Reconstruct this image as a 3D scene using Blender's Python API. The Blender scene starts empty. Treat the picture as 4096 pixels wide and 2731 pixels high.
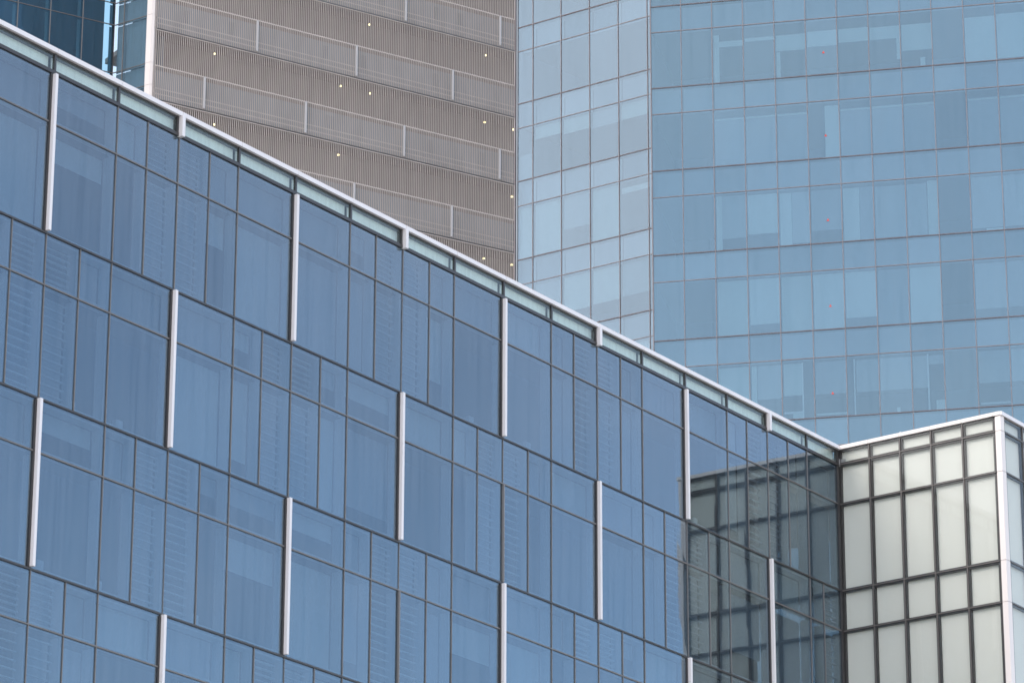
import bpy, math, random
from mathutils import Matrix, Vector, noise
random.seed(11)
sc = bpy.context.scene
C = sc.collection

# ------------------------------------------------------------------ camera
EYE = 1.7
FPX, PITCH, ROLL = 15093.2, 0.3462, 0.0030
cam_data = bpy.data.cameras.new("camera")
cam = bpy.data.objects.new("camera", cam_data)
C.objects.link(cam)
s_, c_ = math.sin(PITCH), math.cos(PITCH)
Rw = Matrix(((1, 0, 0), (0, s_, -c_), (0, c_, s_)))
Rr = Matrix(((math.cos(ROLL), -math.sin(ROLL), 0), (math.sin(ROLL), math.cos(ROLL), 0), (0, 0, 1)))
RC = Rr @ Rw
rx, ry, rz = RC[0], RC[1], RC[2]
cam.matrix_world = Matrix(((rx[0], -ry[0], -rz[0], 0), (rx[1], -ry[1], -rz[1], 0), (rx[2], -ry[2], -rz[2], EYE), (0, 0, 0, 1)))
cam_data.sensor_width = 36
cam_data.lens = 36 * FPX / 4096
cam_data.clip_start = 0.5
cam_data.clip_end = 6000
sc.camera = cam

# ------------------------------------------------------------------ sky, sun, exposure
SUN_EL, SUN_AZ = 40.0, 242.0          # azimuth clockwise from +Y (straight ahead of the camera)
w = bpy.data.worlds.new("World"); sc.world = w; w.use_nodes = True
nt = w.node_tree; nt.nodes.clear()
sky = nt.nodes.new("ShaderNodeTexSky"); sky.sky_type = 'NISHITA'; sky.sun_disc = False
sky.sun_elevation = math.radians(SUN_EL); sky.sun_rotation = math.radians(SUN_AZ)
sky.air_density = 1.0; sky.dust_density = 0.9; sky.ozone_density = 1.5
tc = nt.nodes.new("ShaderNodeTexCoord")
mp = nt.nodes.new("ShaderNodeMapping"); mp.inputs['Scale'].default_value = (1, 1, 2.6)
nz = nt.nodes.new("ShaderNodeTexNoise"); nz.inputs['Scale'].default_value = 2.2; nz.inputs['Detail'].default_value = 7; nz.inputs['Roughness'].default_value = 0.55
cr = nt.nodes.new("ShaderNodeValToRGB"); cr.color_ramp.elements[0].position = 0.38; cr.color_ramp.elements[1].position = 0.72
cr.color_ramp.elements[0].color = (0.26, 0.26, 0.26, 1); cr.color_ramp.elements[1].color = (0.56, 0.56, 0.56, 1)
mx = nt.nodes.new("ShaderNodeMix"); mx.data_type = 'RGBA'
mx.inputs[7].default_value = (7.5, 7.15, 7.2, 1)      # thin high cloud
bg = nt.nodes.new("ShaderNodeBackground"); bg.inputs['Strength'].default_value = 0.14
out = nt.nodes.new("ShaderNodeOutputWorld")
L = nt.links.new
L(tc.outputs['Generated'], mp.inputs['Vector']); L(mp.outputs[0], nz.inputs['Vector']); L(nz.outputs[0], cr.inputs[0])
sd_ = nt.nodes.new("ShaderNodeVectorMath"); sd_.operation = 'DOT_PRODUCT'; sd_.inputs[1].default_value = (-0.99, -0.12, 0.0)
L(tc.outputs['Generated'], sd_.inputs[0])
mr_ = nt.nodes.new("ShaderNodeMapRange"); mr_.inputs[1].default_value = -1; mr_.inputs[2].default_value = 1; mr_.inputs[3].default_value = -0.25; mr_.inputs[4].default_value = 0.55
L(sd_.outputs['Value'], mr_.inputs[0])
ad_ = nt.nodes.new("ShaderNodeMath"); ad_.operation = 'ADD'; ad_.use_clamp = True; L(cr.outputs[0], ad_.inputs[0]); L(mr_.outputs[0], ad_.inputs[1])
L(ad_.outputs[0], mx.inputs[0]); L(sky.outputs[0], mx.inputs[6]); L(mx.outputs[2], bg.inputs[0]); L(bg.outputs[0], out.inputs[0])
sun_d = bpy.data.lights.new("sun", 'SUN'); sun_d.energy = 0.5; sun_d.angle = math.radians(25); sun_d.color = (1, 0.93, 0.87)
sun = bpy.data.objects.new("sun", sun_d); C.objects.link(sun)
e, a = math.radians(SUN_EL), math.radians(SUN_AZ)
sd = Vector((math.sin(a) * math.cos(e), math.cos(a) * math.cos(e), math.sin(e)))
sun.rotation_euler = sd.to_track_quat('Z', 'Y').to_euler(); sun.location = (0, 0, 150)
sc.view_settings.view_transform = 'Standard'; sc.view_settings.look = 'None'
sc.view_settings.gamma = 1; sc.view_settings.use_curve_mapping = False
sc.view_settings.exposure = 1.23
sc.cycles.max_bounces = 10; sc.cycles.transparent_max_bounces = 16
sc.cycles.caustics_reflective = True; sc.cycles.blur_glossy = 1.0; sc.cycles.caustics_refractive = False
sc.cycles.filter_width = 1.6

# ------------------------------------------------------------------ materials
def mat(name):
    m = bpy.data.materials.new(name); m.use_nodes = True
    m.node_tree.nodes.clear(); return m, m.node_tree.nodes, m.node_tree.links.new

def paint(name, col, rough=0.5, var=0.12, streak=0.0, metal=0.0):
    m, N, K = mat(name)
    b = N.new("ShaderNodeBsdfPrincipled"); o = N.new("ShaderNodeOutputMaterial")
    g = N.new("ShaderNodeNewGeometry"); mpp = N.new("ShaderNodeMapping"); mpp.inputs['Scale'].default_value = (1.6, 1.6, 0.35)
    n1 = N.new("ShaderNodeTexNoise"); n1.inputs['Scale'].default_value = 1.0; n1.inputs['Detail'].default_value = 6
    K(g.outputs['Position'], mpp.inputs[0]); K(mpp.outputs[0], n1.inputs['Vector'])
    r = N.new("ShaderNodeMapRange"); r.inputs[1].default_value = 0.25; r.inputs[2].default_value = 0.75
    r.inputs[3].default_value = 1 - var; r.inputs[4].default_value = 1 + var * 0.4
    K(n1.outputs[0], r.inputs[0])
    v = N.new("ShaderNodeVectorMath"); v.operation = 'SCALE'; v.inputs[0].default_value = col
    K(r.outputs[0], v.inputs['Scale']); K(v.outputs[0], b.inputs['Base Color'])
    b.inputs['Roughness'].default_value = rough; b.inputs['Metallic'].default_value = metal
    K(b.outputs[0], o.inputs[0]); return m

def glass(name, refl, fres, through, tint, dust=0.05, wave=0.004, wscale=0.55, dustcol=(0.35, 0.4, 0.45)):
    """coated window glass: reflection = refl + fres * fresnel, the rest shows the room behind; light film of dust with rain streaks"""
    m, N, K = mat(name)
    o = N.new("ShaderNodeOutputMaterial"); g = N.new("ShaderNodeNewGeometry"); oi = N.new("ShaderNodeObjectInfo")
    # waviness of the panes, different in each one
    sh = N.new("ShaderNodeVectorMath"); sh.operation = 'SCALE'; sh.inputs[0].default_value = (37, 23, 51); K(oi.outputs['Random'], sh.inputs['Scale'])
    ad = N.new("ShaderNodeVectorMath"); K(g.outputs['Position'], ad.inputs[0]); K(sh.outputs[0], ad.inputs[1])
    n1 = N.new("ShaderNodeTexNoise"); n1.inputs['Scale'].default_value = wscale; n1.inputs['Detail'].default_value = 1.5
    K(ad.outputs[0], n1.inputs['Vector'])
    bp = N.new("ShaderNodeBump"); bp.inputs['Strength'].default_value = 1.0; bp.inputs['Distance'].default_value = wave
    K(n1.outputs[0], bp.inputs['Height'])
    gl = N.new("ShaderNodeBsdfGlossy"); gl.inputs['Color'].default_value = (*tint, 1); gl.inputs['Roughness'].default_value = 0.015
    K(bp.outputs[0], gl.inputs['Normal'])
    tr = N.new("ShaderNodeBsdfTransparent"); tr.inputs['Color'].default_value = (*through, 1)
    df = N.new("ShaderNodeBsdfDiffuse"); df.inputs['Color'].default_value = (*dustcol, 1)
    # rain streaks
    mpp = N.new("ShaderNodeMapping"); mpp.inputs['Scale'].default_value = (7.0, 7.0, 0.22); K(ad.outputs[0], mpp.inputs[0])
    n2 = N.new("ShaderNodeTexNoise"); n2.inputs['Scale'].default_value = 1.0; n2.inputs['Detail'].default_value = 4; K(mpp.outputs[0], n2.inputs['Vector'])
    mr = N.new("ShaderNodeMapRange"); mr.inputs[1].default_value = 0.3; mr.inputs[2].default_value = 0.75; mr.inputs[3].default_value = 0; mr.inputs[4].default_value = dust * 1.6
    K(n2.outputs[0], mr.inputs[0])
    ms = N.new("ShaderNodeMixShader"); K(mr.outputs[0], ms.inputs[0]); K(tr.outputs[0], ms.inputs[1]); K(df.outputs[0], ms.inputs[2])
    # Schlick reflectance, the same for both faces of the pane
    dt = N.new("ShaderNodeVectorMath"); dt.operation = 'DOT_PRODUCT'; K(g.outputs['Normal'], dt.inputs[0]); K(g.outputs['Incoming'], dt.inputs[1])
    ab = N.new("ShaderNodeMath"); ab.operation = 'ABSOLUTE'; K(dt.outputs['Value'], ab.inputs[0])
    om = N.new("ShaderNodeMath"); om.operation = 'SUBTRACT'; om.inputs[0].default_value = 1; K(ab.outputs[0], om.inputs[1])
    pw = N.new("ShaderNodeMath"); pw.operation = 'POWER'; K(om.outputs[0], pw.inputs[0]); pw.inputs[1].default_value = 5
    fr = N.new("ShaderNodeMath"); fr.operation = 'MULTIPLY_ADD'; fr.inputs[1].default_value = 0.955; fr.inputs[2].default_value = 0.045; K(pw.outputs[0], fr.inputs[0])
    ml = N.new("ShaderNodeMath"); ml.operation = 'MULTIPLY_ADD'; ml.inputs[1].default_value = fres; ml.inputs[2].default_value = refl
    K(fr.outputs[0], ml.inputs[0])
    # small pane to pane difference of the coating
    rr = N.new("ShaderNodeMapRange"); rr.inputs[3].default_value = 0.93; rr.inputs[4].default_value = 1.07; K(oi.outputs['Random'], rr.inputs[0])
    m2 = N.new("ShaderNodeMath"); m2.operation = 'MULTIPLY'; K(ml.outputs[0], m2.inputs[0]); K(rr.outputs[0], m2.inputs[1])
    ds = N.new("ShaderNodeMapRange"); ds.inputs[1].default_value = 0.28; ds.inputs[2].default_value = 0.45; ds.inputs[3].default_value = 0.945; ds.inputs[4].default_value = 1.01
    K(n2.outputs[0], ds.inputs[0])
    m3 = N.new("ShaderNodeMath"); m3.operation = 'MULTIPLY'; K(m2.outputs[0], m3.inputs[0]); K(ds.outputs[0], m3.inputs[1])
    mm = N.new("ShaderNodeMixShader"); K(m3.outputs[0], mm.inputs[0]); K(ms.outputs[0], mm.inputs[1]); K(gl.outputs[0], mm.inputs[2])
    K(mm.outputs[0], o.inputs[0]); return m

M = {}
M['white'] = paint('white_painted_metal', (0.84, 0.80, 0.79), 0.42, 0.06)
M['cream'] = paint('pale_column_cladding', (0.83, 0.765, 0.725), 0.5, 0.05)
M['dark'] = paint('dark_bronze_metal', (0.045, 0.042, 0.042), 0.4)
M['brown'] = paint('brown_metal_cap', (0.16, 0.145, 0.135), 0.4)
M['grey'] = paint('grey_metal_cap', (0.20, 0.19, 0.185), 0.4)
M['tower_cap'] = paint('pinkish_grey_metal_cap', (0.21, 0.185, 0.195), 0.45)
M['tower_line'] = paint('dark_grey_joint', (0.12, 0.10, 0.11), 0.5)
M['room'] = paint('room_wall', (0.10, 0.105, 0.11), 0.9)
M['room_dark'] = paint('dark_room', (0.06, 0.06, 0.06), 0.9)
M['inner'] = paint('inner_frame_grey', (0.62, 0.64, 0.64), 0.6)
M['blind'] = paint('pale_roller_blind', (0.66, 0.70, 0.66), 0.9, 0.1)
M['blind_grey'] = paint('grey_roller_blind', (0.42, 0.45, 0.46), 0.9, 0.1)
M['slat_in'] = paint('pale_inner_slats', (0.60, 0.62, 0.62), 0.6)
M['backing'] = paint('white_backing_panel', (0.64, 0.645, 0.60), 0.85, 0.015)
M['backing_green'] = paint('greenish_white_parapet_panel', (0.84, 0.86, 0.83), 0.8, 0.06)
M['louvre'] = paint('warm_grey_louvre', (0.635, 0.56, 0.505), 0.5, 0.10)
M['louvre_post'] = paint('pale_grey_post', (0.58, 0.56, 0.55), 0.5, 0.06)
M['park_wall'] = paint('brown_grey_inner_wall', (0.31, 0.265, 0.24), 0.9, 0.2)
M['spandrel'] = paint('blue_grey_inner_panel', (0.34, 0.37, 0.40), 0.8, 0.15)
M['spandrel_dark'] = paint('slate_inner_panel', (0.27, 0.30, 0.33), 0.8, 0.15)
M['roof'] = paint('grey_roof_felt', (0.3, 0.3, 0.3), 0.9)
M['red'] = paint('red_sticker', (0.62, 0.06, 0.05), 0.6)
M['ground'] = paint('pale_concrete_paving', (0.36, 0.345, 0.32), 0.9)
M['glass_blue'] = glass('blue_office_glass', 0.094, 0.90, (0.55, 0.62, 0.67), (0.79, 0.92, 1.0), dust=0.05, wave=0.0022)
M['glass_clear'] = glass('clear_facade_glass', 0.0, 0.45, (0.99, 0.995, 0.985), (0.95, 1.0, 1.0), dust=0.0, wave=0.003)
M['glass_parapet'] = glass('parapet_glass', 0.02, 0.5, (0.93, 0.97, 0.96), (0.9, 1.0, 1.0), dust=0.04, wave=0.003)
M['glass_tower'] = glass('pale_blue_tower_glass', 0.118, 0.60, (0.56, 0.64, 0.68), (0.58, 0.84, 1.0), dust=0.02, wave=0.004)
M['glass_tower_skylit'] = glass('tower_glass_bright_sky_tone', 0.140, 0.60, (0.58, 0.66, 0.70), (0.66, 0.84, 1.0), dust=0.02, wave=0.004)  # same tower glass made paler to imitate the brighter sky the left wall mirrors
M['glass_side'] = glass('side_glass_sky_tone', 0.03, 0.12, (0.72, 0.81, 0.86), (0.80, 0.90, 1.0), dust=0.03, wave=0.003)  # mirrors little; with the panel behind, its tone imitates reflected sky
M['glass_dark'] = glass('dark_blue_tower_glass', 0.022, 0.30, (0.54, 0.71, 0.79), (0.72, 0.80, 0.85), dust=0.03, wave=0.008, wscale=0.8)
m, N, K = mat('warm_lamp_glow'); em = N.new("ShaderNodeEmission"); em.inputs[0].default_value = (1, 0.86, 0.42, 1); em.inputs[1].default_value = 1.7
o_ = N.new("ShaderNodeOutputMaterial"); K(em.outputs[0], o_.inputs[0]); M['lamp'] = m

# ------------------------------------------------------------------ helpers
class Plane:
    """a vertical facade: a = metres along it, d = metres out of it, z = metres above its reference line"""
    def __init__(s, x, y, z, az):
        s.o = Vector((x, y, z)); s.u = Vector((math.cos(az), math.sin(az), 0)); s.n = Vector((math.sin(az), -math.cos(az), 0))
    def p(s, a, d, z): return s.o + s.u * a + s.n * d + Vector((0, 0, z))

class Geo:
    def __init__(s): s.v = []; s.f = []
    def box(s, P, a0, a1, d0, d1, z0, z1, j=None):
        b = len(s.v)
        k = 0
        for z in (z0, z1):
            for (aa, dd) in ((a0, d0), (a1, d0), (a1, d1), (a0, d1)):
                off = 0 if j is None else j[(k % 4 in (1, 2)) + 2 * (z == z1)]
                s.v.append(P.p(aa, dd + off, z)); k += 1
        for q in ((0, 3, 2, 1), (4, 5, 6, 7), (0, 1, 5, 4), (1, 2, 6, 5), (2, 3, 7, 6), (3, 0, 4, 7)):
            s.f.append(tuple(b + i for i in q))
        return s
    def prism(s, P, pts, d0, d1):
        b = len(s.v); n = len(pts)
        for d in (d0, d1):
            for (aa, z) in pts: s.v.append(P.p(aa, d, z))
        s.f.append(tuple(b + i for i in range(n))); s.f.append(tuple(b + n + i for i in reversed(range(n))))
        for i in range(n): j = (i + 1) % n; s.f.append((b + j, b + i, b + n + i, b + n + j))
        return s
    def tube(s, c, r, z0, z1, n=12, r2=None):
        b = len(s.v); r2 = r if r2 is None else r2
        for z, q in ((z0, r), (z1, r2)):
            for i in range(n): t = 2 * math.pi * i / n; s.v.append(Vector((c[0] + q * math.cos(t), c[1] + q * math.sin(t), z)))
        s.f.append(tuple(b + i for i in reversed(range(n)))); s.f.append(tuple(b + n + i for i in range(n)))
        for i in range(n): j = (i + 1) % n; s.f.append((b + i, b + j, b + n + j, b + n + i))
        return s
    def make(s, name, m, parent=None, base=None, label=None, kind=None):
        me = bpy.data.meshes.new(name)
        b = base if base is not None else Vector((0, 0, 0))
        me.from_pydata([tuple(q - b) for q in s.v], [], s.f); me.update()
        import bmesh
        bm = bmesh.new(); bm.from_mesh(me); bmesh.ops.recalc_face_normals(bm, faces=bm.faces); bm.to_mesh(me); bm.free()
        me.materials.append(m)
        o = bpy.data.objects.new(name, me); C.objects.link(o)
        if parent: o.parent = parent
        if label: o['label'] = label
        if kind: o['kind'] = kind
        return o

def thing(name, label, cat, loc, group=None):
    o = bpy.data.objects.new(name, None); C.objects.link(o); o.location = loc
    o['label'] = label; o['category'] = cat
    if group: o['group'] = group
    return o

def px(p):
    q = RC @ (p - Vector((0, 0, EYE)))
    return (2048 + FPX * q[0] / q[2], 1365.5 + FPX * q[1] / q[2]) if q[2] > 1 else (1e9, 1e9)
def in_frame(p, m=90):
    x, y = px(p); return -m < x < 4096 + m and -m < y < 2731 + m
def above_front(p, m=70):
    """the far buildings show only above the roofline of the near one"""
    x, y = px(p)
    line = 60 + 0.515 * x if x < 3365 else 1800 - 0.2 * (x - 3365)
    return -90 < x < 4186 and -90 < y < line + m

H = 4.2

# ------------------------------------------------------------------ ground
g = Geo(); P0 = Plane(0, 0, 0, 0)
g.box(P0, -3000, 3000, -3000, 3000, -0.5, 0)
gr = g.make('ground', M['ground']); gr['kind'] = 'structure'

# ================================================================== near blue office building
A = Plane(10.5086, 115.3202, 37.4214 + EYE, 0.95731)
B = Plane(10.5086, 115.3202, 37.4214 + EYE, -0.64098)
SA, SB, HU = 1.18968, 1.14103, 1.32669
ZG = -(37.4214 + EYE)                       # ground, seen from the roofline
base = Vector((A.o.x, A.o.y, 0))
office = thing('office_building', 'near blue glass office building with white fins and pale panelled wing', 'building', base)
def mk(g, name, m, parent=office, **k): return g.make(name, m, parent, base if parent is office or parent.parent is office else None, **k)
O1 = [0, 0.0361, 0.0106, -0.0180]
def pa(i): return 0.0 if i == 0 else (-0.97 if i == -1 else i + 0.3171 + O1[i % 4]) * SA
AL = -44                                    # leftmost half-bay built
NROW = 9
stuff_glass = Geo(); stuff_back = Geo()
rest = Geo()
for r in range(NROW):
    z0 = -r * H; z1 = z0 - HU; z2 = z0 - H
    if r == NROW - 1: z2 = ZG + 0.2
    fin_mod = 0 if r % 2 == 0 else 4
    # vertical joints
    joints = [i for i in range(AL, 1) if (i - fin_mod) % 8 not in (1, 7) or i == 0]
    if fin_mod == 0: joints = [i for i in joints if i != -1]
    for a_, b_ in zip(joints[:-1], joints[1:]):
        x0, x1 = pa(a_), pa(b_)
        wide = b_ - a_ == 2
        near_mid = not wide and ((a_ - fin_mod) % 8 == 4 or (b_ - fin_mod) % 8 == 4)
        for up in (True, False):
            zt, zb = (z0, z1) if up else (z1, z2)
            cen = A.p((x0 + x1) / 2, 0, (zt + zb) / 2)
            vis = in_frame(cen)
            if not vis:
                stuff_glass.box(A, x0 + 0.02, x1 - 0.02, -0.03, -0.018, zb + 0.02, zt - 0.02)
                continue
            jt = [random.uniform(-0.0028, 0.0028) for _ in range(4)]
            wn = mk(Geo().box(A, x0 + 0.015, x1 - 0.015, -0.034, -0.022, zb + 0.02, zt - 0.02, jt), 'transom_window' if up else 'window', M['glass_blue'])
            # pale reveal of the inner frame: right jamb and head, seen from below left
            gi = Geo(); dj = 0.30
            gi.box(A, x1 - 0.075, x1 - 0.035, -0.06 - dj, -0.06, zb + 0.06, zt - 0.06)
            if up: gi.box(A, x0 + 0.05, x1 - 0.077, -0.06 - dj, -0.06, zt - 0.12, zt - 0.07)
            gi.box(A, x0 + 0.05, x1 - 0.077, -0.06 - dj, -0.06, zb + 0.06, zb + 0.10)
            mk(gi, 'inner_frame', M['inner'], wn)
            if near_mid:
                gs = Geo(); zz = zb + 0.22
                rnd = random.uniform(0.05, 0.14)
                while zz < zt - 0.2:
                    t = random.uniform(0.018, 0.04)
                    gs.box(A, x0 + 0.10, x1 - 0.24, -0.20, -0.10 - rnd * 0.2, zz, zz + t); zz += 0.215 if not up else 0.16
                gs.box(A, x0 + 0.09, x0 + 0.099, -0.2, -0.12, zb + 0.12, zt - 0.15)
                mk(gs, 'inner_louvre', M['slat_in'], wn)
                if random.random() < 0.6: mk(Geo().box(A, x0 + 0.08, x1 - 0.12, -0.40, -0.385, zb + 0.1, zt - 0.14), 'blind', M['blind_grey'], wn)
            else:
                q = random.random()
                top = zt - 0.14
                if up: bot = zb + 0.12 if q < 0.72 else zt - 0.14 - (zt - zb) * 0.35
                else:
                    bot = zb + 0.12 if q < 0.30 else (top - (zt - zb) * random.choice((0.22, 0.3, 0.62, 0.74)) if q < 0.62 else None)
                if bot is not None:
                    mk(Geo().box(A, x0 + 0.08, x1 - 0.10, -0.40, -0.385, bot, top), 'blind', M['blind'] if random.random() < 0.45 else M['blind_grey'], wn)
                if not up and q > 0.8:      # something standing on the sill
                    u0 = random.uniform(x0 + 0.3, x1 - 0.6)
                    mk(Geo().box(A, u0, u0 + 0.22, -0.6, -0.45, zb + 0.12, zb + 0.48), 'box_on_sill', M['inner'], wn)
    # floors and ceilings behind the glass
    mk(Geo().box(A, pa(AL), -0.3, -3.0, -0.42, z0 - 0.30, z0 + 0.10), 'floor_slab', M['room'])
mk(stuff_glass, 'window', M['glass_blue'], kind='stuff')
mk(Geo().box(A, pa(AL), -0.3, -3.3, -3.02, ZG, 0.1), 'inner_wall', M['room'])
# metal joints
CB0 = 0.49
gv = Geo(); gvt = Geo(); gh = Geo(); gf = Geo()
for r in range(NROW):
    z0 = -r * H; z1 = z0 - HU; z2 = z0 - H if r < NROW - 1 else ZG
    fin_mod = 0 if r % 2 == 0 else 4
    for i in range(AL + 1, 0):
        k = (i - fin_mod) % 8
        if k in (1, 7) and not (fin_mod == 4 and i == -1) or (fin_mod == 0 and i == -1): continue
        if k == 0: continue
        x = pa(i)
        hair = k == 4 and (i // 4 + r) % 3 == 0
        wd = 0.006 if hair else 0.008
        gv.box(A, x - wd, x + wd, -0.05, 0.000 if hair else 0.006, z1 + 0.02, z0 - (0.05 if r == 0 else 0.03))
        thick = (r, i) in ((1, -16), (2, -20))
        hair = (r, i) in ((0, -20), (2, -28))
        wd = 0.022 if thick else (0.004 if hair else 0.008)
        gv.box(A, x - wd, x + wd, -0.05, 0.04 if thick else (-0.002 if hair else 0.006), z2 + 0.03, z1 - 0.02)
    gh.box(A, pa(AL), -0.04, -0.05, 0.006, z1 - 0.018, z1 + 0.018)
    if r: gf.box(A, pa(AL), -0.04, -0.06, 0.010, z0 - 0.024, z0 + 0.024)
gf.box(A, pa(AL), -0.04, -0.07, 0.020, -0.045, 0.045)
mk(Geo().box(A, -0.13, -0.01, -0.10, 0.012, ZG, CB0 - 0.01), 'corner_bar', M['dark'])
mk(gv, 'mullion_lattice', M['grey']); mk(gh, 'transom_lattice', M['brown']); mk(gf, 'floor_line_lattice', M['dark'])
# tall white fins, every second storey shifted by half a bay, each with the dark shadow gap beside it
for r in range(NROW):
    z0 = -r * H; z2 = z0 - H
    for i in range(AL, -1):
        if (i - (0 if r % 2 == 0 else 4)) % 8: continue
        x = pa(i)
        top = z0 - 0.06 if r == 0 else z0 - 0.02
        if in_frame(A.p(x, 0, (z0 + z2) / 2), 400):
            fn = mk(Geo().box(A, x - 0.06, x + 0.03, -0.05, 0.105, z2 + 0.05, top), 'fin', M['white'])
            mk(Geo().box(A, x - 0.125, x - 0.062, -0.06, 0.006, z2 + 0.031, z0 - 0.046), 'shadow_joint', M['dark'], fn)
        else: rest.box(A, x - 0.06, x + 0.03, -0.05, 0.105, z2 + 0.05, top)
mk(rest, 'fin', M['white'], kind='stuff')
# parapet: coping, glass strip over a pale panel, short fins
CB, CT = 0.50, 0.62
ev = list(range(AL, 1, 2)); ev = [i for i in ev]
pm = Geo()
for a_, b_ in zip(ev[:-1], ev[1:]):
    x0, x1 = pa(a_), pa(b_)
    mk(Geo().box(A, x0 + 0.008, x1 - 0.008 if b_ else x1 + 0.045, -0.40, 0.085, CB, CT), 'coping', M['white'])
    wn = mk(Geo().box(A, x0 + 0.045, x1 - 0.045, -0.03, -0.02, 0.045, CB - 0.03), 'parapet_glass', M['glass_parapet'])
    mk(Geo().box(A, x0 + 0.06, x1 - 0.06, -0.21, -0.18, 0.12, CB - 0.05), 'parapet_panel', M['backing_green'], wn)
    if a_ % 8 == 4:
        mk(Geo().box(A, x0 - 0.06, x0 + 0.05, -0.05, 0.135, -0.06, CB - 0.002), 'short_fin', M['white'])
        pm.box(A, x0 - 0.13, x0 - 0.062, -0.06, 0.01, 0.046, CB - 0.003)
    else: pm.box(A, x0 - 0.035, x0 + 0.035, -0.06, 0.012, 0.046, CB - 0.003)
pm.box(A, pa(AL), -0.04, -0.36, 0.0, CB - 0.045, CB - 0.004)
mk(pm, 'parapet_frame', M['dark'])
mk(Geo().box(A, pa(AL), -0.05, -0.40, -0.36, 0.0, CB - 0.004), 'parapet_back', M['room'])

# ---- wing B and C: pale panels behind clear glass, dark frames
def panel_wing(P, cols, nrow, first, last_cap, rooms=False):
    fr = Geo(); rib = Geo()
    levels = []
    for r in range(nrow): levels += [(-r * H, -r * H - HU), (-r * H - HU, -(r + 1) * H if r < nrow - 1 else ZG + 0.1)]
    for k in range(len(cols) - 1):
        x0, x1 = cols[k], cols[k + 1]
        for n_, (zt, zb) in enumerate(levels):
            cen = P.p((x0 + x1) / 2, 0, (zt + zb) / 2)
            if not in_frame(cen, 200):
                stuff_pan.box(P, x0 + 0.03, x1 - 0.03, -0.12, -0.10, zb + 0.05, zt - 0.05); continue
            jt = [random.uniform(-0.002, 0.002) for _ in range(4)]
            wn = mk(Geo().box(P, x0 + 0.02, x1 - 0.02, -0.022, -0.012, zb + 0.02, zt - 0.02, jt), 'panel_glass', M['glass_clear'])
            mk(Geo().box(P, x0 + 0.052, x1 - 0.052, -0.16, -0.135, zb + 0.055, zt - 0.055), 'backing_panel', M['backing'], wn)
        # parapet strip
        wn = mk(Geo().box(P, x0 + 0.05, x1 - 0.05, -0.022, -0.012, 0.045, CB - 0.03), 'parapet_glass', M['glass_clear'])
        mk(Geo().box(P, x0 + 0.055, x1 - 0.055, -0.16, -0.135, 0.12, CB - 0.04), 'parapet_panel', M['backing'], wn)
    za, zz = cols[0], cols[-1]
    for n_, (zt, zb) in enumerate(levels):
        hgt = 0.066 if n_ % 2 == 0 else 0.054
        fr.box(P, za, zz, -0.115, -0.024, zt - hgt, zt + hgt)
        rib.box(P, za, zz, -0.02, 0.018, zt - 0.014, zt + 0.014)
    fr.box(P, za, zz, -0.115, -0.024, CB - 0.07, CB - 0.004)
    for k, x in enumerate(cols):
        if k == 0 and not first: continue
        fr.box(P, x - 0.062, x + 0.062, -0.128, -0.026, ZG, CB - 0.005)
        if 0 < k < len(cols) - 1: rib.box(P, x - 0.014, x + 0.014, -0.018, 0.020, ZG, CB - 0.006)
    mk(fr, 'dark_panel_frame', M['dark']); mk(rib, 'glazing_lattice', M['brown'])
    mk(Geo().box(P, za + 0.06, zz, -0.30, -0.165, ZG, CB - 0.01), 'inner_wall', M['room_dark'])
stuff_pan = Geo()
colsB = [SB * k for k in range(6)]
panel_wing(B, colsB, NROW, True, False)
ecol = 5 * SB + 0.245
for k in range(6):
    x0 = max(0.047, SB * k) ; x1 = SB * (k + 1) if k < 5 else ecol
    if k == 5: x0 = 5 * SB
    mk(Geo().box(B, x0 + (0.008 if k else 0.02), x1 - 0.008, -0.40, 0.06, CB, CT - 0.001), 'coping', M['cream'])
corner = B.p(ecol, 0, 0)
Cc = Plane(corner.x, corner.y, corner.z, 0.95731)
# pale corner column in storey-high pieces
zc = [CB - 0.002, 0.0]
for r in range(NROW): zc += [-r * H - HU, -(r + 1) * H if r < NROW - 1 else ZG]
for z1_, z0_ in zip(zc[:-1], zc[1:]):
    gq = Geo()
    pts = [B.p(5 * SB + 0.054, 0.02, 0), B.p(ecol, 0.02, 0) , Cc.p(0.20, 0.02, 0), Cc.p(0.20, -0.25, 0), B.p(5 * SB + 0.054, -0.25, 0)]
    b0 = len(gq.v)
    for z in (z0_ + 0.008, z1_ - 0.008):
        for q in pts: gq.v.append(Vector((q.x, q.y, corner.z + z)))
    n = 5
    gq.f.append(tuple(range(n - 1, -1, -1))); gq.f.append(tuple(range(n, 2 * n)))
    for i in range(n): j = (i + 1) % n; gq.f.append((i, j, n + j, n + i))
    mk(gq, 'corner_column', M['cream'])
colsC = [0.25 + 1.19 * k for k in range(7)]
panel_wing(Cc, colsC, NROW, True, True)
for k in range(6):
    x0 = -0.03 if k == 0 else colsC[k]
    mk(Geo().box(Cc, x0, colsC[k + 1] - 0.006, -0.38, 0.06, CB, CT), 'coping', M['white'])
mk(stuff_pan, 'panel_glass', M['backing'], kind='stuff')
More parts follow.
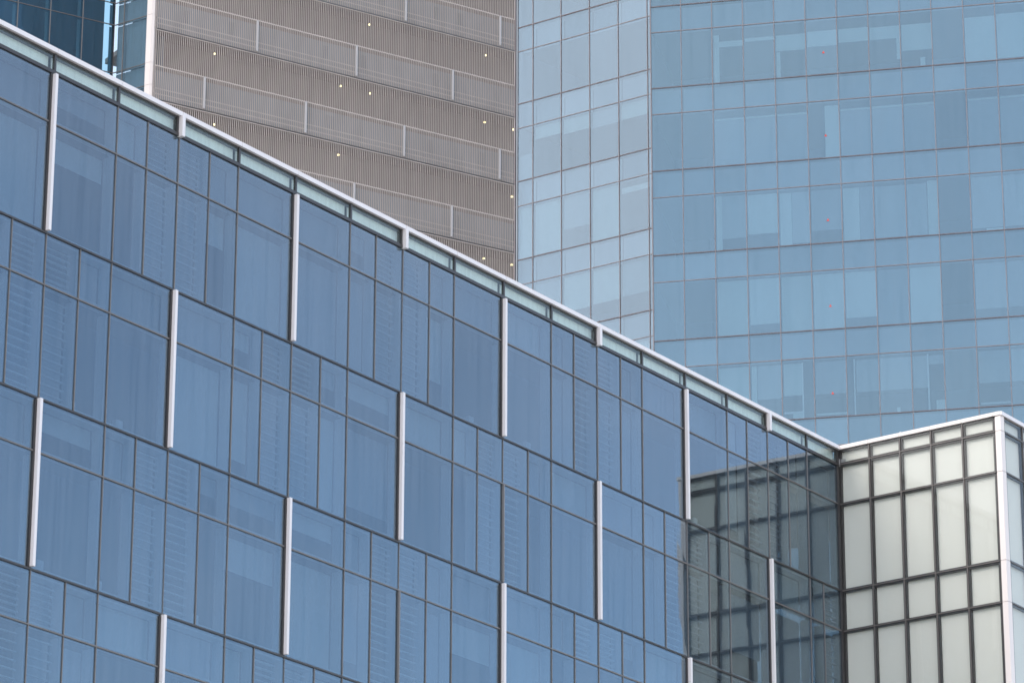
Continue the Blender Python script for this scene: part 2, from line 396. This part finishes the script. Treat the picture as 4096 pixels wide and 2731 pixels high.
# roof slab and thin rod on the wing's coping
gq = Geo()
rf = [A.p(pa(AL), -0.42, 0.2), A.p(-0.3, -0.42, 0.2), B.p(0.6, -0.45, 0.2), B.p(ecol - 0.4, -0.42, 0.2), Cc.p(7.2, -0.42, 0.2), Cc.p(7.2, -14, 0.2), A.p(pa(AL), -14, 0.2)]
for dz in (-0.25, 0):
    for q in rf: gq.v.append(q + Vector((0, 0, dz)))
n = len(rf); gq.f.append(tuple(range(n - 1, -1, -1))); gq.f.append(tuple(range(n, 2 * n)))
for i in range(n): j = (i + 1) % n; gq.f.append((i, j, n + j, n + i))
mk(gq, 'roof', M['roof'])
q = B.p(SB * 1.87, -0.3, CT)
mk(Geo().tube((q.x, q.y), 0.016, q.z, q.z + 0.16), 'roof_rod', M['white'])

# ================================================================== big pale glass tower, right
DZ = 74.1726 + EYE
D2 = Plane(6.5045, 162.6736, DZ, -0.21274)
D1 = Plane(6.6201, 170.0987, DZ + 0.0793, -0.59797)
SD2, SD1, HD = 1.47316, 1.69889, 2.87055
base2 = Vector((D2.o.x, D2.o.y, 0))
tower = thing('glass_tower', 'large pale blue glass tower with square grid rising at the right', 'building', base2)
def mt(g, name, m, parent=tower, **k): return g.make(name, m, parent, base2, **k)
def pd(k): return 0 if k <= 0 else (k - 0.0208) * SD2
KMAX = 18
cols2 = [pd(k) for k in range(KMAX)]
cols1 = [SD1 * (k - 4) for k in (-0.62, 0, 1, 2, 3, 4)] + [0.24, 1.9, 3.5]
# blinds seen in the tall panes: (storey, column): (top, bottom, left, right, shade) as shares of the pane
BL = {}
for k, (t, b) in {2: (.22, .32), 3: (.20, .26), 4: (.2, .48), 5: (.18, .45), 6: (.18, .42), 7: (.2, .42), 8: (.2, .66), 10: (.17, .95), 11: (.15, .93)}.items(): BL[(0, k)] = [(t, b, .03, .97, 1)]
BL[(0, 2)].append((.1, .98, 0.03, .2, 1)); BL[(0, 4)].append((.5, .98, .04, .16, 1)); BL[(0, 7)].append((.42, .8, .86, .97, 1)); BL[(0, 8)].append((.8, .95, .6, .75, 1))
for k in (2, 3, 4, 5, 6, 7, 8, 10, 11): BL[(1, k)] = [(.13, .165, .03, .97, 1), (.17, .98, .03, .97, 2)]
BL[(1, 5)] = [(.05, .98, .52, .97, 1)]; BL[(1, 4)].append((.84, .98, .8, .93, 1)); BL[(1, 2)].append((.88, .95, .2, .6, 1))
BL[(2, 2)] = [(.02, .97, .03, .2, 1), (.02, .76, .2, .97, 0)]; BL[(2, 3)] = [(.04, .72, .03, .97, 1)]; BL[(2, 4)] = [(.05, .97, .04, .4, 1), (.05, .92, .41, .97, 0)]
BL[(2, 5)] = [(.05, .74, .03, .97, 2)]; BL[(2, 6)] = [(.05, .97, .03, .53, 1), (.05, .97, .54, .97, 2)]; BL[(2, 7)] = [(.06, .94, .03, .97, 0)]
BL[(2, 8)] = [(.06, .94, .03, .63, 0), (.03, .98, .66, .97, 1)]; BL[(2, 10)] = [(.03, .9, .03, .97, 0), (.92, .98, .45, .95, 1)]; BL[(2, 11)] = [(.03, .9, .03, .97, 0)]
for k in (2, 3, 4, 5, 6, 7, 8): BL[(3, k)] = [(.03, .97 if k % 3 else .8, .03, .97, 1 if k != 7 else 2)]
BL[(3, 10)] = [(.04, .8, .03, .97, 0)]; BL[(3, 11)] = [(.04, .8, .03, .97, 2)]
BL[(4, 2)] = [(.04, .97, .03, .97, 1)]; BL[(4, 3)] = [(.04, .97, .04, .2, 1), (.04, .6, .22, .97, 0)]; BL[(4, 4)] = [(.04, .57, .04, .6, 1), (.03, .98, .6, .64, 3), (.84, .87, .03, .6, 3), (.86, .98, .3, .6, 1)]
BL[(4, 5)] = [(.04, .58, .03, .97, 2), (.9, .93, .03, .97, 1)]; BL[(4, 6)] = [(.05, .58, .28, .97, 0), (.03, .98, .2, .24, 3)]; BL[(4, 7)] = [(.05, .58, .03, .97, 0), (.88, .97, .5, .6, 1)]
BL[(4, 8)] = [(.05, .58, .03, .46, 0), (.03, .97, .46, .51, 3), (.05, .2, .52, .97, 0), (.8, .97, .7, .97, 1)]; BL[(4, 10)] = [(.04, .57, .03, .97, 0), (.9, .92, .05, .95, 3)]; BL[(4, 11)] = [(.04, .57, .03, .97, 0)]
for k in (2, 3, 4, 6, 7, 8, 10): BL[(5, k)] = [(.05, .6, .03, .97, 0)]
# wall to the left of the fold: lighter, blinds half way down
BL1 = {0: {0: (.5, .98), 1: (.03, .26), 2: (.03, .3), 3: (.03, .33), 4: (.03, .32)}, 1: {0: (.03, .97), 1: (.03, .95), 2: (.03, .62), 3: (.03, .97), 4: (.12, .22)},
       2: {0: (.03, .62), 1: (.03, .62), 2: (.03, .66), 3: (.03, .64), 4: (.03, .62)}, 3: {0: (.03, .8), 1: (.03, .78), 2: (.03, .75), 3: (.03, .66), 4: (.03, .62)}, 4: {2: (.05, .6), 3: (.05, .6), 4: (.05, .6)}}
SH = {0: M['blind_grey'], 1: M['blind'], 2: M['spandrel'], 3: M['white']}
def tower_wall(P, cols, kind2):
    vb = Geo(); hb = Geo(); hd2 = Geo(); stf = Geo()
    zb_all = -17 * H - 0.5
    for n_ in range(-9, 17):
        zt, zm, zb = -n_ * H, -n_ * H - HD, -(n_ + 1) * H
        for k in range(len(cols) - 1):
            x0, x1 = cols[k], cols[k + 1]
            for tall in (True, False):
                a_, b_ = (zt, zm) if tall else (zm, zb)
                vis = any(above_front(P.p((x0 + x1) / 2, 0, q), 30) for q in (a_, b_))
                if P is D1 and x0 > 0.1: vis = False
                if not vis: stf.box(P, x0 + 0.01, x1 - 0.01, -0.03, -0.015, b_ + 0.02, a_ - 0.02); continue
                jt = [random.uniform(-0.0035, 0.0035) for _ in range(4)]
                wn = mt(Geo().box(P, x0 + 0.01, x1 - 0.01, -0.03, -0.018, b_ + 0.01, a_ - 0.01, jt), 'window' if tall else 'spandrel_window', M['glass_tower' if kind2 else 'glass_tower_skylit'])
                h = a_ - b_; wd = x1 - x0
                if tall:
                    if kind2:
                        for (t, b, l, rr_, s) in BL.get((n_, k), []):
                            mt(Geo().box(P, x0 + wd * l, x0 + wd * rr_, -0.30 - 0.02 * (s == 0), -0.28 - 0.02 * (s == 0), a_ - h * b, a_ - h * t), 'blind', SH[s], wn)
                        if k == 5 and 0 <= n_ <= 5:
                            cx_ = cols[5] + 0.56 * SD2; cz = -n_ * H - 1.74
                            mt(Geo().prism(P, [(cx_ - 0.065, cz - 0.05), (cx_ + 0.065, cz - 0.05), (cx_, cz + 0.075)], -0.012, -0.008), 'triangle_sticker', M['red'], wn)
                    else:
                        m_ = n_ + 0
                        v = BL1.get(m_, {}).get(k)
                        if v: mt(Geo().box(P, x0 + 0.05, x1 - 0.05, -0.20, -0.18, a_ - h * v[1], a_ - h * v[0]), 'blind', M['blind'] if (k + m_) % 3 else M['blind_grey'], wn)
                else:
                    mt(Geo().box(P, x0 + 0.04, x1 - 0.04, -0.36, -0.34, b_ + 0.03, a_ - 0.03), 'spandrel_panel', random.choice((M['spandrel'], M['spandrel_dark'], M['spandrel'])), wn)
        hd2.box(P, cols[0], cols[-1], -0.05, 0.010, zm - 0.022, zm + 0.022)
        hb.box(P, cols[0], cols[-1], -0.05, 0.006, zt - 0.016, zt + 0.016)
        mt(Geo().box(P, cols[0], cols[-1], -6, -0.40, zb + 0.1, zm - 0.10), 'floor_slab', M['room'])
    for x in cols[1:-1]: vb.box(P, x - 0.015, x + 0.015, -0.05, 0.015, zb_all, 9 * H)
    vb.box(P, cols[0] - 0.03, cols[0] + 0.012, -0.4, 0.034, zb_all, 9 * H)
    mt(vb, 'mullion_lattice', M['tower_cap']); mt(hb, 'transom_lattice', M['tower_cap']); mt(hd2, 'floor_line_lattice', M['tower_line'])
    mt(stf, 'window', M['glass_tower'], kind='stuff')
    mt(Geo().box(P, cols[0] + 0.05, cols[-1] - 0.05, -6.2, -6.02, -DZ, 9 * H), 'inner_wall', M['room'])
tower_wall(D2, cols2, True)
tower_wall(D1, cols1, False)
SW = Plane(*D1.p(cols1[0] - 0.05, 0.0, 0), -0.59797 + math.radians(82) + math.pi)
g = Geo(); gl_ = Geo()
for n_ in range(-9, 12):
    for k in range(7):
        for a_, b_ in ((-n_ * H, -n_ * H - HD), (-n_ * H - HD, -(n_ + 1) * H)):
            g.box(SW, -1.5 * (k + 1) + 0.03, -1.5 * k - 0.03, -0.03, -0.01, b_ + 0.03, a_ - 0.03)
mt(g, 'window', M['glass_dark'], kind='stuff')
mt(Geo().box(SW, -10.5, 0, -0.2, -0.12, -12 * H, 9 * H), 'side_wall', M['spandrel_dark'])
g = Geo(); g.box(D2, -0.03, 0.03, -9.2, -0.42, -DZ, 9 * H); mt(g, 'side_wall', M['tower_cap'])
g = Geo(); g.box(D2, 0, cols2[-1], -9, 0, 9 * H + 0.03, 9 * H + 0.5); g.box(D1, cols1[0], 0.2, -9, 0, 9 * H + 0.04, 9 * H + 0.49); mt(g, 'roof', M['roof'])

# ================================================================== louvred block, centre left
EZ = 88.4120 + EYE
Ep = Plane(-19.7441, 189.0086, EZ, 0.55595)
SE, HC = 3.18392, 2.0165
base3 = Vector((Ep.o.x, Ep.o.y, 0))
park = thing('louvred_building', 'warm grey block screened by close upright louvres with small yellow lamps', 'building', base3)
def me_(g, name, m, parent=park, **k): return g.make(name, m, parent, base3, **k)
PITCH_L = SE / 27
QN = 9
nsl = 27 * QN
rail = Geo(); hand = Geo(); sp = Geo()
for n_ in range(-3, 8):
    zt = -n_ * H; zc_ = zt - HC; zn = zt - H
    gA = Geo(); gB = Geo()
    for i in range(nsl):
        a_ = 0.10 + i * PITCH_L
        gA.box(Ep, a_ - 0.017, a_ + 0.017, 0.05, 0.095, zc_ + 0.03, zt - 0.045)
        gB.box(Ep, a_ - 0.017, a_ + 0.017, -0.01, 0.035, zn + 0.02, zc_ - 0.02)
    me_(gA, 'upper_louvre_screen', M['louvre']); me_(gB, 'louvre_screen', M['louvre'])
    rail.box(Ep, 0, SE * QN, 0.037, 0.06, zc_ - 0.085, zc_ - 0.035)
    rail.box(Ep, 0, SE * QN, 0.02, 0.045, zt - 0.04, zt + 0.016)
    hand.box(Ep, 0, SE * QN, 0.0, 0.03, zt - HC * 0.68, zt - HC * 0.65)
    hand.box(Ep, 0, SE * QN, 0.0, 0.03, zt - HC * 0.84, zt - HC * 0.81)
    me_(Geo().box(Ep, 0, SE * QN, -0.50, -0.30, zc_ + 0.2, zt - 0.12), 'spandrel_wall', M['spandrel'])
    rw = random.Random(40 + n_)
    for k in range(9):
        if rw.random() < 0.45: continue
        qa = SE * (k + rw.uniform(0.15, 0.7)); ww = rw.choice((0.3, 0.45, 0.6)); hh = rw.uniform(0.7, 1.0)
        me_(Geo().box(Ep, qa, qa + ww, -0.295, -0.27, zt - 0.35 - hh, zt - 0.35), 'vent_opening', M['spandrel_dark'])
    me_(Geo().box(Ep, 0, SE * QN, -6, -0.52, zc_ + 0.1, zc_ + 0.4), 'floor_slab', M['park_wall'])
    for q_ in range(0, QN + 1):
        if (q_ - n_) % 2 == 0 and q_ > 0:
            me_(Geo().box(Ep, q_ * SE - 0.055, q_ * SE + 0.055, 0.055, 0.19, zc_ + 0.07, zt - 0.07), 'post', M['louvre_post'])
me_(rail, 'screen_rails', M['louvre']); me_(hand, 'guard_rails', M['louvre_post'])
me_(Geo().box(Ep, 0.0, SE * QN, -1.6, -1.5, -EZ, 3 * H), 'inner_wall', M['park_wall'])
me_(Geo().box(Ep, 0.0, SE * QN, -9, 0.1, 3 * H + 0.05, 3 * H + 0.5), 'roof', M['roof'])
me_(Geo().box(Ep, 0.0, SE * QN, -1.49, -0.6, -EZ, -8 * H), 'lower_wall', M['park_wall'])
for q_, z_ in [(1.23, -2.53), (1.27, -6.75), (4.31, 1.64), (6.76, 1.60), (3.75, -2.59), (4.36, -2.6), (6.75, -2.63), (7.36, -2.65), (3.74, -6.8), (7.34, -6.85), (6.75, -11.04), (7.34, -11.04)]:
    p_ = Ep.p(q_ * SE, -0.25, z_)
    lamp = me_(Geo().tube((p_.x, p_.y), 0.06, p_.z - 0.04, p_.z + 0.04, 12, 0.045), 'ceiling_lamp', M['lamp'])

# ================================================================== dark blue glass tower, upper left corner
FZ = 87.1788 + EYE
F1 = Plane(-22.0216, 190.4012, FZ, 3.67818 - math.pi)
F2 = Plane(-22.0216, 190.4012, FZ, -0.59561)
base4 = Vector((F1.o.x, F1.o.y, 0))
dark = thing('corner_glass_tower', 'dark blue glass tower with white corner column in the upper left corner', 'building', base4)
def mf(g, name, m, parent=dark, **k): return g.make(name, m, parent, base4, **k)
HF = 2.877
colsF1 = [-1.93 * k for k in range(9, 0, -1)] + [0]
colsF2 = [0.0, 0.656, 2.31]
for P, cols in ((F1, colsF1), (F2, colsF2)):
    vb = Geo(); hb = Geo(); stf = Geo()
    for n_ in range(-3, 8):
        zt, zm, zb = -n_ * H, -n_ * H - HF, -(n_ + 1) * H
        for k in range(len(cols) - 1):
            x0, x1 = cols[k], cols[k + 1]
            for a_, b_, nm in ((zt, zm, 'window'), (zm, zb, 'spandrel_window')):
                if not any(above_front(P.p((x0 + x1) / 2, 0, q), 30) for q in (a_, b_)):
                    stf.box(P, x0 + 0.01, x1 - 0.01, -0.03, -0.018, b_ + 0.01, a_ - 0.01); continue
                jt = [random.uniform(-0.004, 0.004) for _ in range(4)]
                wn = mf(Geo().box(P, x0 + 0.01, x1 - 0.01, -0.03, -0.018, b_ + 0.01, a_ - 0.01, jt), nm, M['glass_dark' if P is F1 else 'glass_side'])
                if P is F2: mf(Geo().box(P, x0 + 0.02, x1 - 0.02, -0.31, -0.27, b_ + 0.03, a_ - 0.03), 'backing_panel', M['blind_grey'], wn)  # pale panel added behind the side glass to stand in for reflected sky
                mf(Geo().box(P, x1 - 0.22, x1 - 0.05, -0.25, -0.22, b_ + 0.05, a_ - 0.05), 'inner_frame', M['blind_grey'], wn)
        hb.box(P, cols[0], cols[-1] - 0.02, -0.05, 0.015, zt - 0.02, zt + 0.02)
        hb.box(P, cols[0], cols[-1] - 0.02, -0.05, 0.015, zm - 0.02, zm + 0.02)
    for x in cols[1:-1]: vb.box(P, x - 0.02, x + 0.02, -0.05, 0.025, -8 * H, 3 * H)
    mf(vb, 'mullion_lattice', M['grey']); mf(hb, 'transom_lattice', M['brown'])
    mf(stf, 'window', M['glass_dark'], kind='stuff')
    mf(Geo().box(P, cols[0] + 0.1, cols[-1] - 0.03, -1.6, -1.4, -FZ, 3 * H), 'inner_wall', M['spandrel_dark'])
gq = Geo()
mf(Geo().box(F1, -0.05, -0.003, -0.3, 0.03, -8 * H, 3 * H), 'corner_bar', M['dark'])
zs = []
for n_ in range(-3, 8): zs += [-n_ * H, -n_ * H - HF]
for z1_, z0_ in zip(zs[:-1], zs[1:]):
    gq = Geo()
    pts = [F2.p(2.32, 0.03, 0), F2.p(2.66, 0.03, 0), F2.p(2.78, -0.08, 0), F2.p(2.6, -0.5, 0), F2.p(2.32, -0.5, 0)]
    for z in (z0_ + 0.01, z1_ - 0.01):
        for q in pts: gq.v.append(Vector((q.x, q.y, FZ + z)))
    n = 5
    gq.f.append(tuple(range(n - 1, -1, -1))); gq.f.append(tuple(range(n, 2 * n)))
    for i in range(n): j = (i + 1) % n; gq.f.append((i, j, n + j, n + i))
    mf(gq, 'corner_column', M['cream'])
mf(Geo().box(F1, colsF1[0], 0, -6, 0, 3 * H + 0.05, 3 * H + 0.4), 'roof', M['roof'])
print('objects', len(bpy.data.objects))
